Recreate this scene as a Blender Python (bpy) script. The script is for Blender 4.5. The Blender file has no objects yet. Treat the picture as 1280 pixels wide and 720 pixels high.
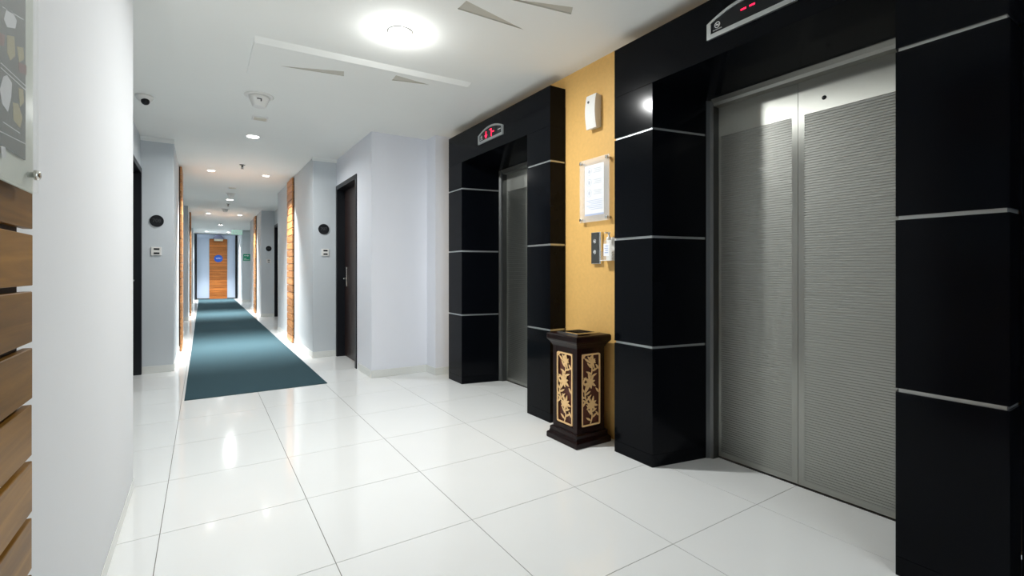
import bpy, bmesh, math, random
from mathutils import Vector, Matrix
random.seed(7)
scene = bpy.context.scene
COL = scene.collection

# ------------------------------------------------------------------ camera
cam_d = bpy.data.cameras.new('camera')
cam = bpy.data.objects.new('camera', cam_d); COL.objects.link(cam)
cam.location = (0, 0, 1.1)
cam.rotation_euler = (math.pi/2, 0, -math.radians(32.90))
cam_d.sensor_width = 36.0
cam_d.lens = 597.8/1280*36.0
cam_d.shift_y = -(360-338.4)/1280
cam_d.clip_start = 0.02
scene.camera = cam
# ------------------------------------------------------------------ world + exposure
w = bpy.data.worlds.new('world'); scene.world = w; w.use_nodes = True
w.node_tree.nodes['Background'].inputs[0].default_value = (0.84, 0.93, 1.0, 1)
w.node_tree.nodes['Background'].inputs[1].default_value = 2.6
scene.view_settings.view_transform = 'Standard'
scene.view_settings.look = 'None'
scene.view_settings.gamma = 1.0
scene.view_settings.use_curve_mapping = False
scene.view_settings.exposure = 0.0
LAMP_W = dict(lobby=47.0, rear=5.0, single=20.0, pair=34.0)      # ceiling downlights, watts

CEIL = 2.53
# ------------------------------------------------------------------ materials
def srgb(r, g, b):
    f = lambda c: (c/255/12.92) if c/255 <= 0.04045 else ((c/255+0.055)/1.055)**2.4
    return (f(r), f(g), f(b), 1)
MATS = {}
def mat(name, col, rough=0.5, metal=0.0, spec=0.5, bump=0.0, bscale=40.0, var=0.0, vscale=3.0,
        coat=0.0, emit=None, estr=0.0, aniso=0.0, stretch=None):
    if name in MATS: return MATS[name]
    m = bpy.data.materials.new(name); m.use_nodes = True; MATS[name] = m
    nt = m.node_tree; b = nt.nodes['Principled BSDF']
    b.inputs['Base Color'].default_value = col
    b.inputs['Roughness'].default_value = rough
    b.inputs['Metallic'].default_value = metal
    b.inputs['Specular IOR Level'].default_value = spec
    b.inputs['Coat Weight'].default_value = coat
    b.inputs['Coat Roughness'].default_value = 0.05
    b.inputs['Anisotropic'].default_value = aniso
    if emit:
        b.inputs['Emission Color'].default_value = emit
        b.inputs['Emission Strength'].default_value = estr
    if bump or var:
        tc = nt.nodes.new('ShaderNodeTexCoord'); mp = nt.nodes.new('ShaderNodeMapping')
        nt.links.new(tc.outputs['Object'], mp.inputs[0])
        if stretch: mp.inputs['Scale'].default_value = stretch
    if var:
        n = nt.nodes.new('ShaderNodeTexNoise'); n.inputs['Scale'].default_value = vscale
        n.inputs['Detail'].default_value = 5
        nt.links.new(mp.outputs[0], n.inputs['Vector'])
        mx = nt.nodes.new('ShaderNodeMix'); mx.data_type = 'RGBA'
        mx.inputs[6].default_value = tuple(c*(1-var) for c in col[:3])+(1,)
        mx.inputs[7].default_value = tuple(min(1, c*(1+var)) for c in col[:3])+(1,)
        nt.links.new(n.outputs['Fac'], mx.inputs[0]); nt.links.new(mx.outputs[2], b.inputs['Base Color'])
    if bump:
        n2 = nt.nodes.new('ShaderNodeTexNoise'); n2.inputs['Scale'].default_value = bscale
        n2.inputs['Detail'].default_value = 3
        nt.links.new(mp.outputs[0], n2.inputs['Vector'])
        bp = nt.nodes.new('ShaderNodeBump'); bp.inputs['Strength'].default_value = bump
        bp.inputs['Distance'].default_value = 0.002
        nt.links.new(n2.outputs['Fac'], bp.inputs['Height']); nt.links.new(bp.outputs[0], b.inputs['Normal'])
    return m
def wood(name, c1, c2, axis='y', rough=0.4, spec=0.4):
    if name in MATS: return MATS[name]
    m = bpy.data.materials.new(name); m.use_nodes = True; MATS[name] = m
    nt = m.node_tree; b = nt.nodes['Principled BSDF']; b.inputs['Roughness'].default_value = rough; b.inputs['Specular IOR Level'].default_value = spec
    tc = nt.nodes.new('ShaderNodeTexCoord'); mp = nt.nodes.new('ShaderNodeMapping')
    nt.links.new(tc.outputs['Object'], mp.inputs[0])
    mp.inputs['Scale'].default_value = {'y': (8, 0.8, 14), 'x': (0.8, 8, 14), 'z': (8, 8, 0.8)}[axis]
    oi = nt.nodes.new('ShaderNodeObjectInfo')
    sc = nt.nodes.new('ShaderNodeVectorMath'); sc.operation = 'SCALE'; sc.inputs[0].default_value = (7, 3, 5)
    nt.links.new(oi.outputs['Random'], sc.inputs['Scale']); nt.links.new(sc.outputs[0], mp.inputs['Location'])
    n = nt.nodes.new('ShaderNodeTexNoise'); n.inputs['Scale'].default_value = 3; n.inputs['Detail'].default_value = 6
    n.inputs['Distortion'].default_value = 0.6
    nt.links.new(mp.outputs[0], n.inputs['Vector'])
    cr = nt.nodes.new('ShaderNodeValToRGB')
    cr.color_ramp.elements[0].position = 0.3; cr.color_ramp.elements[0].color = c1
    cr.color_ramp.elements[1].position = 0.7; cr.color_ramp.elements[1].color = c2
    nt.links.new(n.outputs['Fac'], cr.inputs[0])
    hs = nt.nodes.new('ShaderNodeHueSaturation')
    mr = nt.nodes.new('ShaderNodeMapRange'); mr.inputs[3].default_value = 0.78; mr.inputs[4].default_value = 1.18
    nt.links.new(oi.outputs['Random'], mr.inputs[0]); nt.links.new(mr.outputs[0], hs.inputs['Value'])
    nt.links.new(cr.outputs[0], hs.inputs['Color']); nt.links.new(hs.outputs[0], b.inputs['Base Color'])
    return m
def clear(name, tint, alpha, rough=0.05):
    if name in MATS: return MATS[name]
    m = bpy.data.materials.new(name); m.use_nodes = True; MATS[name] = m
    b = m.node_tree.nodes['Principled BSDF']
    b.inputs['Base Color'].default_value = tint; b.inputs['Roughness'].default_value = rough
    b.inputs['Alpha'].default_value = alpha
    return m

M_WALL = mat('white_wall_paint', (0.74, 0.755, 0.775, 1), 0.75, spec=0.2, bump=0.06, bscale=120, var=0.015, vscale=1.5)
M_GREY = mat('corridor_wall_paint', (0.62, 0.66, 0.69, 1), 0.75, spec=0.2, bump=0.06, bscale=120, var=0.02, vscale=2)
M_LOBBY = mat('lobby_wall_paint', (0.79, 0.805, 0.86, 1), 0.75, spec=0.2, bump=0.06, bscale=120, var=0.02, vscale=2)
M_CEIL = mat('ceiling_paint', (0.92, 0.93, 0.90, 1), 0.85, spec=0.1, bump=0.05, bscale=90, var=0.01)
M_TILE = mat('polished_white_tile', (0.87, 0.88, 0.87, 1), 0.09, spec=0.45, var=0.02, vscale=2.5)
M_GROUT = mat('grout', (0.22, 0.21, 0.19, 1), 0.9, spec=0.1, var=0.1, vscale=30)
M_SKIRT = mat('skirting_tile', (0.76, 0.77, 0.74, 1), 0.25, var=0.02)
M_GRAN = mat('black_granite', (0.0022, 0.0028, 0.0042, 1), 0.14, spec=0.09, var=0.12, vscale=6)
M_STRIP = mat('satin_silver_strip', (0.50, 0.52, 0.52, 1), 0.38, metal=0.9, var=0.05, vscale=20)
M_STEEL = mat('brushed_steel', (0.40, 0.405, 0.375, 1), 0.37, metal=1.0, aniso=0.93, var=0.04, vscale=4)
M_RIB = mat('ribbed_steel', (0.36, 0.365, 0.34, 1), 0.42, metal=1.0, var=0.05, vscale=4)
M_JAMB = mat('door_frame_steel', (0.12, 0.125, 0.125, 1), 0.35, metal=1.0, var=0.05)
M_TRANS = mat('transom_steel', (0.27, 0.27, 0.25, 1), 0.4, metal=1.0, var=0.05)
M_DARK = mat('dark_gap', (0.01, 0.01, 0.01, 1), 0.8, spec=0.1, var=0.2)
M_ORANGE = mat('gold_wall_laminate', (0.73, 0.44, 0.14, 1), 0.5, spec=0.3, var=0.10, vscale=45, bump=0.04, bscale=200)
M_CARPET = mat('blue_grey_carpet', (0.048, 0.089, 0.107, 1), 0.95, spec=0.05, bump=0.6, bscale=350, var=0.35, vscale=160)
M_WOOD = wood('oak_slat', srgb(112, 78, 28), srgb(150, 108, 46), 'y', spec=0.12)
M_WOODX = wood('orange_slat', srgb(168, 92, 36), srgb(214, 134, 66), 'x')
M_WOODY = wood('orange_slat_side', srgb(160, 104, 58), srgb(206, 150, 96), 'y')
M_BACK = mat('slat_backing', (0.045, 0.022, 0.01, 1), 0.7, var=0.2, vscale=20)
M_DOORW = wood('dark_door_wood', srgb(26, 16, 15), srgb(52, 36, 33), 'z', 0.35)
M_DFRAME = mat('black_door_frame', (0.006, 0.007, 0.010, 1), 0.35, spec=0.3, var=0.2)
M_BLACK = mat('black_plastic', (0.006, 0.007, 0.009, 1), 0.3, spec=0.3, var=0.15)
M_WHITEP = mat('white_plastic', (0.82, 0.81, 0.78, 1), 0.35, var=0.015)
M_CHROME = mat('chrome', (0.75, 0.74, 0.70, 1), 0.15, metal=1.0, var=0.02)
M_DGREY = mat('dark_grey_panel', (0.10, 0.105, 0.10, 1), 0.3, metal=0.6, var=0.05)
M_BIN = wood('rosewood', srgb(16, 7, 6), srgb(34, 12, 11), 'z', 0.3, 0.2)
M_BINRED = mat('bin_inner_red', (0.09, 0.022, 0.012, 1), 0.5, var=0.2)
M_LATT = mat('carved_maple', (0.80, 0.52, 0.24, 1), 0.45, var=0.12, vscale=25)
M_PAPER = mat('white_paper', (0.86, 0.87, 0.90, 1), 0.6, var=0.01)
M_INK = mat('pale_grey_ink', (0.45, 0.48, 0.58, 1), 0.6, var=0.05)
M_INKB = mat('pale_blue_ink', (0.33, 0.42, 0.68, 1), 0.6, var=0.05)
M_ACRYL = clear('clear_acrylic', (0.92, 0.93, 0.92, 1), 0.16)
M_ACRYLP = clear('poster_acrylic', (0.80, 0.84, 0.80, 1), 0.12, 0.04)
M_REDLED = mat('red_led', (0.2, 0.0, 0.01, 1), 0.4, emit=(1, 0.01, 0.06, 1), estr=3.0, var=0.01)
M_SIGNW = mat('white_print', (0.75, 0.75, 0.75, 1), 0.5, var=0.01)
M_GREYP = mat('grey_print', (0.07, 0.07, 0.075, 1), 0.5, var=0.01)
M_BLUE = mat('blue_sign', (0.01, 0.11, 0.62, 1), 0.35, var=0.02)
M_GREEN = mat('green_sign', (0.01, 0.30, 0.16, 1), 0.4, var=0.05)
M_EXIT = mat('exit_sign_face', (0.45, 0.70, 0.58, 1), 0.4, emit=(0.62, 0.9, 0.75, 1), estr=0.35, var=0.02)
M_BPANEL = mat('pale_blue_panel', (0.60, 0.69, 0.84, 1), 0.4, var=0.02)
M_LENS = mat('downlight_lens', (1, 1, 1, 1), 0.5, emit=(1, 0.98, 0.94, 1), estr=14.0, var=0.001)
M_MIRROR = mat('convex_mirror', (0.25, 0.26, 0.38, 1), 0.08, metal=1.0, var=0.02)
M_CREAM = mat('cream_plastic', (0.70, 0.66, 0.54, 1), 0.5, var=0.03)
M_SLOT = mat('slot_inside', (0.62, 0.60, 0.53, 1), 0.8, var=0.05)

# ------------------------------------------------------------------ geometry helpers
LOC = {}
class B:
    def __init__(s): s.v = []; s.f = []; s.sm = []
    def add(s, vs, fs, smooth=False):
        o = len(s.v); s.v += [Vector(v) for v in vs]
        for f in fs: s.f.append([i+o for i in f]); s.sm.append(smooth)
        return s
    def box(s, x0, x1, y0, y1, z0, z1, bev=0.0, seg=2):
        if x0 > x1: x0, x1 = x1, x0
        if y0 > y1: y0, y1 = y1, y0
        if z0 > z1: z0, z1 = z1, z0
        vs = [(x0,y0,z0),(x1,y0,z0),(x1,y1,z0),(x0,y1,z0),(x0,y0,z1),(x1,y0,z1),(x1,y1,z1),(x0,y1,z1)]
        fs = [(3,2,1,0),(4,5,6,7),(0,1,5,4),(1,2,6,5),(2,3,7,6),(3,0,4,7)]
        if bev > 0:
            bm = bmesh.new(); bv = [bm.verts.new(v) for v in vs]
            for f in fs: bm.faces.new([bv[i] for i in f])
            bmesh.ops.bevel(bm, geom=list(bm.edges), offset=bev, segments=seg, profile=0.6, affect='EDGES')
            bm.verts.index_update()
            vs = [v.co.copy() for v in bm.verts]; fs = [[v.index for v in f.verts] for f in bm.faces]; bm.free()
        return s.add(vs, fs)
    def prism(s, poly, a, b, axis='z'):
        """poly: 2D points; axis z: (x,y)  axis x: (y,z)  axis y: (x,z)"""
        ar = sum(poly[i][0]*poly[(i+1) % len(poly)][1]-poly[(i+1) % len(poly)][0]*poly[i][1] for i in range(len(poly)))
        p = list(poly) if ar > 0 else list(poly)[::-1]
        if axis == 'y': p = p[::-1]
        if a > b: a, b = b, a
        mk = {'z': lambda q, t: (q[0], q[1], t), 'x': lambda q, t: (t, q[0], q[1]), 'y': lambda q, t: (q[0], t, q[1])}[axis]
        n = len(p); vs = [mk(q, a) for q in p]+[mk(q, b) for q in p]
        fs = [list(range(n))[::-1], list(range(n, 2*n))]+[[i, (i+1) % n, n+(i+1) % n, n+i] for i in range(n)]
        return s.add(vs, fs)
    def lathe(s, c, prof, n=24, d=(0, 0, 1), smooth=True):
        """prof: (radius, along d)"""
        d = Vector(d).normalized(); c = Vector(c)
        u = d.orthogonal().normalized(); v = d.cross(u)
        vs = []; fs = []
        for r, t in prof:
            for k in range(n):
                a = 2*math.pi*k/n; vs.append(c+d*t+(u*math.cos(a)+v*math.sin(a))*max(r, 1e-5))
        for i in range(len(prof)-1):
            for k in range(n):
                k2 = (k+1) % n; fs.append([i*n+k, i*n+k2, (i+1)*n+k2, (i+1)*n+k])
        s.add(vs, fs, smooth)
        m = len(prof)
        return s.add([vs[k] for k in range(n)]+[vs[(m-1)*n+k] for k in range(n)], [list(range(n))[::-1], list(range(n, 2*n))])
    def cyl(s, p0, p1, r, n=16):
        p0 = Vector(p0); p1 = Vector(p1)
        return s.lathe(p0, [(r, 0), (r, (p1-p0).length)], n, p1-p0)
    def rings(s, secs, z_list):
        """square sections: secs = list of (x0,x1,y0,y1)"""
        n = 4; vs = []
        for (x0, x1, y0, y1), z in zip(secs, z_list): vs += [(x0,y0,z),(x1,y0,z),(x1,y1,z),(x0,y1,z)]
        fs = [[3,2,1,0]]
        for i in range(len(secs)-1):
            for k in range(4): fs.append([i*4+k, i*4+(k+1) % 4, (i+1)*4+(k+1) % 4, (i+1)*4+k])
        L = (len(secs)-1)*4; fs.append([L, L+1, L+2, L+3])
        return s.add(vs, fs)
    def build(s, name, m, parent=None, org=None):
        me = bpy.data.meshes.new(name)
        lo = Vector([min(v[i] for v in s.v) for i in range(3)]); hi = Vector([max(v[i] for v in s.v) for i in range(3)])
        o = Vector(org) if org else Vector(((lo.x+hi.x)/2, (lo.y+hi.y)/2, lo.z))
        me.from_pydata([v-o for v in s.v], [], s.f)
        me.polygons.foreach_set('use_smooth', s.sm); me.update()
        bm = bmesh.new(); bm.from_mesh(me); bmesh.ops.remove_doubles(bm, verts=bm.verts, dist=1e-6)
        bmesh.ops.recalc_face_normals(bm, faces=bm.faces); bm.to_mesh(me); bm.free()
        me.materials.append(m)
        ob = bpy.data.objects.new(name, me); COL.objects.link(ob)
        LOC[ob] = o
        if parent: ob.parent = parent; ob.location = o-LOC[parent]
        else: ob.location = o
        return ob
def place(me, name, loc, parent):
    ob = bpy.data.objects.new(name, me); COL.objects.link(ob); LOC[ob] = Vector(loc)
    ob.parent = parent; ob.location = Vector(loc)-LOC[parent]; return ob
def tag(o, label, cat, group=None):
    o['label'] = label; o['category'] = cat
    if group: o['group'] = group
    return o
def struct(o, label=None):
    o['kind'] = 'structure'
    if label: o['label'] = label
    return o
def empty(name, loc):
    o = bpy.data.objects.new(name, None); COL.objects.link(o); o.location = loc; o.empty_display_size = 0.1
    LOC[o] = Vector(loc); return o
def thing(name, loc, label, cat, group=None): return tag(empty(name, loc), label, cat, group)
def text(body, size, m, parent, at, right, up, depth=0.0006, name='lettering', align='CENTER', sx=1.0):
    cu = bpy.data.curves.new('t', 'FONT'); cu.body = body; cu.size = size; cu.align_x = align; cu.align_y = 'CENTER'
    cu.extrude = depth; cu.resolution_u = 3
    tmp = bpy.data.objects.new('t', cu); COL.objects.link(tmp)
    dg = bpy.context.evaluated_depsgraph_get()
    me = bpy.data.meshes.new_from_object(tmp.evaluated_get(dg)); bpy.data.objects.remove(tmp)
    R = Vector(right).normalized(); U = Vector(up).normalized(); N = R.cross(U)
    for v in me.vertices: v.co = R*v.co.x*sx+U*v.co.y+N*v.co.z
    me.materials.clear(); me.materials.append(m); me.name = name
    return place(me, name, at, parent)
def ellipse(cx, cy, rx, ry, n=20, rot=0):
    c, s_ = math.cos(rot), math.sin(rot)
    return [(cx+rx*math.cos(2*math.pi*k/n)*c-ry*math.sin(2*math.pi*k/n)*s_, cy+rx*math.cos(2*math.pi*k/n)*s_+ry*math.sin(2*math.pi*k/n)*c) for k in range(n)]
def rrect(x0, x1, y0, y1, r, n=4):
    P = []
    for cx, cy, a0 in ((x1-r, y1-r, 0), (x0+r, y1-r, 90), (x0+r, y0+r, 180), (x1-r, y0+r, 270)):
        for k in range(n+1):
            a = math.radians(a0+90*k/n); P.append((cx+r*math.cos(a), cy+r*math.sin(a)))
    return P
def ringplate(b, outer, inner, a, c, axis):
    """frame: outer and inner loops with the same number of points"""
    mk = {'z': lambda q, t: (q[0], q[1], t), 'x': lambda q, t: (t, q[0], q[1]), 'y': lambda q, t: (q[0], t, q[1])}[axis]
    n = len(outer)
    vs = [mk(q, a) for q in outer]+[mk(q, a) for q in inner]+[mk(q, c) for q in outer]+[mk(q, c) for q in inner]
    fs = []
    for i in range(n):
        j = (i+1) % n
        fs += [[i, j, n+j, n+i], [2*n+i, 3*n+i, 3*n+j, 2*n+j], [i, 2*n+i, 2*n+j, j], [n+i, n+j, 3*n+j, 3*n+i]]
    b.add(vs, fs)

# ------------------------------------------------------------------ room shell
XL, XR = -0.27, 1.17            # corridor walls
AL, AR = -0.555, 1.455          # alcove walls with the doors
YEND = 22.0
YBACK = -2.2
floor = struct(B().box(-0.72, 2.62, YBACK, YEND+0.1, -0.12, -0.0015).build('floor', M_GROUT), 'grey grouted bed under the polished white floor tiles')
xl = [-0.72, -0.15, 0.421, 0.999, 1.590, 2.190, 2.62]
yl = [1.264+0.6055*k for k in range(-6, 35)]
yl[0] = YBACK; yl[-1] = YEND
tile_cache = {}
for i in range(len(xl)-1):
    for j in range(len(yl)-1):
        x0, x1, y0, y1 = xl[i], xl[i+1], yl[j], yl[j+1]
        if y0 > 6.5 and (x0 > 1.5): continue
        g = 0.0015
        key = (round(x1-x0, 4), round(y1-y0, 4))
        c = ((x0+x1)/2, (y0+y1)/2, -0.0015)
        if key not in tile_cache:
            o = B().box(x0+g, x1-g, y0+g, y1-g, -0.0015, 0.0, bev=0.0).build('tile', M_TILE, floor, org=c)
            tile_cache[key] = o.data
        else: place(tile_cache[key], 'tile', c, floor)

def wall(name, boxes, m, label=None):
    b = B()
    for bx in boxes: b.box(*bx)
    return struct(b.build(name, m), label)
def door_boxes(x0, x1, y0, y1, d0, d1, dz):
    return [(x0, x1, y0, d0, 0, CEIL), (x0, x1, d1, y1, 0, CEIL), (x0, x1, d0, d1, dz, CEIL)]
# left side
struct(B().prism(rrect(-0.72, -0.295, YBACK, 3.075, 0.006, 3), 0, CEIL).build('wall_left', M_WALL), 'white wall close by on the left')
DZ = 2.17
wall('wall_left_alcove', door_boxes(-0.72, AL, 3.075, 6.42, 5.47, 6.40, DZ), M_GREY, 'grey wall of the left door alcove')
wall('wall_left_corridor', [(-0.72, XL, 6.42, 9.8, 0, CEIL)], M_GREY, 'corridor wall on the left with the first slat strip')
wall('wall_left_second_alcove', door_boxes(-0.72, AL, 9.8, 12.75, 11.78, 12.72, DZ), M_GREY, 'grey wall of the second left alcove')
wall('wall_left_far_corridor', [(-0.72, XL, 12.75, 15.9, 0, CEIL)], M_GREY, 'corridor wall on the left with the second slat strip')
wall('wall_left_third_alcove', [(-0.72, AL, 15.9, 19.3, 0, CEIL)], M_GREY, 'grey wall of the third left alcove')
wall('wall_left_end', [(-0.72, XL, 19.3, YEND, 0, CEIL)], M_GREY, 'last piece of the left corridor wall')
# right side
wall('wall_right_alcove', door_boxes(AR, 1.62, 4.9, 6.43, 5.47, 6.40, DZ), M_LOBBY, 'grey wall of the right door alcove')
wall('wall_right_pier', [(1.62, 2.75, 4.9, 6.43, 0, CEIL)], M_LOBBY, 'grey wall facing the lobby beside the farther lift')
wall('wall_right_pilaster', [(2.06, 2.75, 4.67, 4.9, 0, CEIL)], M_LOBBY, 'narrow grey pilaster beside the farther lift')
wall('wall_right_corridor', [(XR, 1.62, 6.43, 9.8, 0, CEIL)], M_GREY, 'corridor wall on the right with the first slat strip')
wall('wall_right_second_alcove', door_boxes(AR, 1.62, 9.8, 12.8, 11.78, 12.72, DZ), M_GREY, 'grey wall of the second right alcove')
wall('wall_right_far_corridor', [(XR, 1.62, 12.8, 15.9, 0, CEIL)], M_GREY, 'corridor wall on the right with the second slat strip')
wall('wall_right_third_alcove', [(AR, 1.62, 15.9, 19.3, 0, CEIL)], M_GREY, 'grey wall of the third right alcove')
wall('wall_right_end', [(XR, 1.62, 19.3, YEND, 0, CEIL)], M_GREY, 'last piece of the right corridor wall')
wall('wall_end', [(-0.72, 1.62, YEND, YEND+0.15, 0, CEIL)], M_BPANEL, 'pale blue wall closing the corridor')
WX0, WX1, WZ0, WZ1 = -0.15, 2.10, 0.10, 2.40  # opening for an added, out-of-view window that lets in fill daylight
wall('wall_back', [(-0.72, WX0, YBACK-0.12, YBACK, 0, CEIL), (WX1, 2.75, YBACK-0.12, YBACK, 0, CEIL),
                   (WX0, WX1, YBACK-0.12, YBACK, 0, WZ0), (WX0, WX1, YBACK-0.12, YBACK, WZ1, CEIL)], M_WALL, 'white wall behind the viewer around an added fill light window')
fill_win = struct(empty('fill_window_1', ((WX0+WX1)/2, YBACK-0.06, WZ0)), 'tall unseen window added behind the viewer for fill daylight')
b = B()
for k in range(4):
    xx = WX0+(WX1-WX0-0.04)*k/3; b.box(xx, xx+0.04, YBACK-0.09, YBACK-0.03, WZ0, WZ1)
b.box(WX0, WX1, YBACK-0.09, YBACK-0.03, WZ0, WZ0+0.04); b.box(WX0, WX1, YBACK-0.09, YBACK-0.03, WZ1-0.04, WZ1)
b.build('fill_window_frame', M_STRIP, fill_win)
for k in range(3):
    xx = WX0+0.04+(WX1-WX0-0.04)*k/3; B().box(xx, xx+(WX1-WX0-0.04)/3-0.04, YBACK-0.064, YBACK-0.058, WZ0+0.04, WZ1-0.04).build('pane', clear('fill_window_glass', (0.9, 0.95, 0.95, 1), 0.06, 0.02), fill_win)
F1, F2 = (2.750, 4.447), (0.408, 2.108)
FT = 2.44
OX = 2.25
wall('wall_right', [(OX, 2.75, F2[1], F1[0], 0, CEIL), (OX, 2.75, F1[1], 4.67, 0, CEIL),
                    (OX, 2.75, F2[0], F2[1], FT+0.002, CEIL), (OX, 2.75, F1[0], F1[1], FT+0.002, CEIL),
                    (2.66, 2.75, F2[0], F2[1], 0, FT+0.002), (2.66, 2.75, F1[0], F1[1], 0, FT+0.002)],
     M_ORANGE, 'golden brown laminate wall between the two lifts')
wall('wall_right_near', [(OX, 2.75, YBACK, F2[0], 0, CEIL)], M_GRAN, 'dark wall at the right edge past the nearer lift')
# ceiling with wedge-shaped air slots cut into it
def cut(ob, polys, z0, z1):
    b = B()
    for p in polys: b.prism(p, z0, z1)
    c = b.build('cutter', M_SLOT, None)
    md = ob.modifiers.new('cut', 'BOOLEAN'); md.object = c; md.operation = 'DIFFERENCE'; md.solver = 'EXACT'
    try: md.material_mode = 'TRANSFER'
    except Exception: pass
    dg = bpy.context.evaluated_depsgraph_get()
    me = bpy.data.meshes.new_from_object(ob.evaluated_get(dg)); ob.modifiers.clear(); ob.data = me
    bpy.data.objects.remove(c)
ceil_ob = struct(B().box(-0.72, 2.75, YBACK, YEND+0.15, CEIL, CEIL+0.12).build('ceiling', M_CEIL), 'white plaster ceiling')
W1 = [[(0.45, 3.66), (0.844, 3.504), (0.865, 3.595)], [(1.183, 3.475), (1.175, 3.362), (1.45, 3.40)]]
W2 = [[(1.169, 2.356), (1.173, 2.258), (1.60, 2.345)], [(1.687, 2.0), (1.727, 2.062), (1.32, 2.13)]]
cut(ceil_ob, W1+W2, CEIL-0.05, CEIL+0.007)
# dropped ceiling panel: thick at the near edge, fading out at the back
pb = B(); x0, x1, y0, y1 = 0.265, 1.72, 3.25, 3.95
ya, yb_ = y0+0.04, y0-0.03            # the near edge runs slightly askew; a shallow ramp leads down to the panel face
vs = [(x0, ya, CEIL), (x1, yb_, CEIL), (x1, y1, CEIL), (x0, y1, CEIL),
      (x0+0.004, ya+0.06, CEIL-0.017), (x1-0.004, yb_+0.06, CEIL-0.017), (x1-0.004, y1-0.004, CEIL-0.003), (x0+0.004, y1-0.004, CEIL-0.003)]
pb.add(vs, [(0,1,2,3), (7,6,5,4), (0,4,5,1), (1,5,6,2), (2,6,7,3), (3,7,4,0)])
cp = tag(pb.build('ceiling_panel', M_CEIL), 'white dropped ceiling panel with wedge shaped slots above the lobby', 'ceiling panel')
cut(cp, W1, CEIL-0.08, CEIL-0.005)

# skirting tiles
def skirt(name, boxes):
    b = B()
    for bx in boxes: b.box(*bx, bev=0.002, seg=1)
    return struct(b.build(name, M_SKIRT))
H = 0.075; T = 0.008
skirt('baseboard_left', [(-0.295, -0.295+T*0.5, 1.27, 3.07, 0, 0.055)])
skirt('baseboard_left_pier', [(AL, XL+T, 6.42-T, 6.42, 0, H), (XL, XL+T, 6.42, 9.8, 0, H)])
skirt('baseboard_left_alcove', [(AL, AL+T, 3.08, 5.40, 0, H)])
skirt('baseboard_left_far', [(AL, XL+T, 12.75-T, 12.75, 0, H), (XL, XL+T, 12.75, 15.9, 0, H), (AL, XL+T, 19.3-T, 19.3, 0, H), (AL, AL+T, 9.8, 11.7, 0, H), (AL, AL+T, 15.9, 19.29, 0, H)])
skirt('baseboard_right_pier', [(XR-T, AR, 6.43-T, 6.43, 0, H), (XR-T, XR, 6.43, 9.8, 0, H)])
skirt('baseboard_right_alcove', [(AR-T, AR, 4.9-T, 5.39, 0, H), (AR, 2.06, 4.9-T, 4.9, 0, H), (2.06-T, 2.06, 4.67-T, 4.9-T, 0, H), (2.06, 2.25, 4.67-T, 4.67, 0, H)])
skirt('baseboard_right_far', [(XR-T, AR, 12.8-T, 12.8, 0, H), (XR-T, XR, 12.8, 15.9, 0, H), (XR-T, AR, 19.3-T, 19.3, 0, H), (AR-T, AR, 9.8, 11.7, 0, H), (AR-T, AR, 15.9, 19.29, 0, H)])
# small cornice on the piers
def cornice(name, x0, x1, y, lab):
    prof = [(y, CEIL), (y-0.035, CEIL), (y-0.03, CEIL-0.015), (y-0.012, CEIL-0.03), (y, CEIL-0.04)]
    return struct(B().prism(prof, x0, x1, 'x').build(name, M_CEIL), lab)
cornice('trim_1', AL, XL+0.01, 6.42, 'small white cornice on the left pier')
cornice('trim_2', XR-0.01, AR, 6.43, 'small white cornice on the right pier')

# ------------------------------------------------------------------ carpet
tag(B().box(-0.130, 1.022, 4.895, YEND-0.102, 0.0, 0.007, bev=0.002, seg=1).build('carpet_runner', M_CARPET),
    'long blue-grey carpet runner laid down the corridor', 'carpet')

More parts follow.
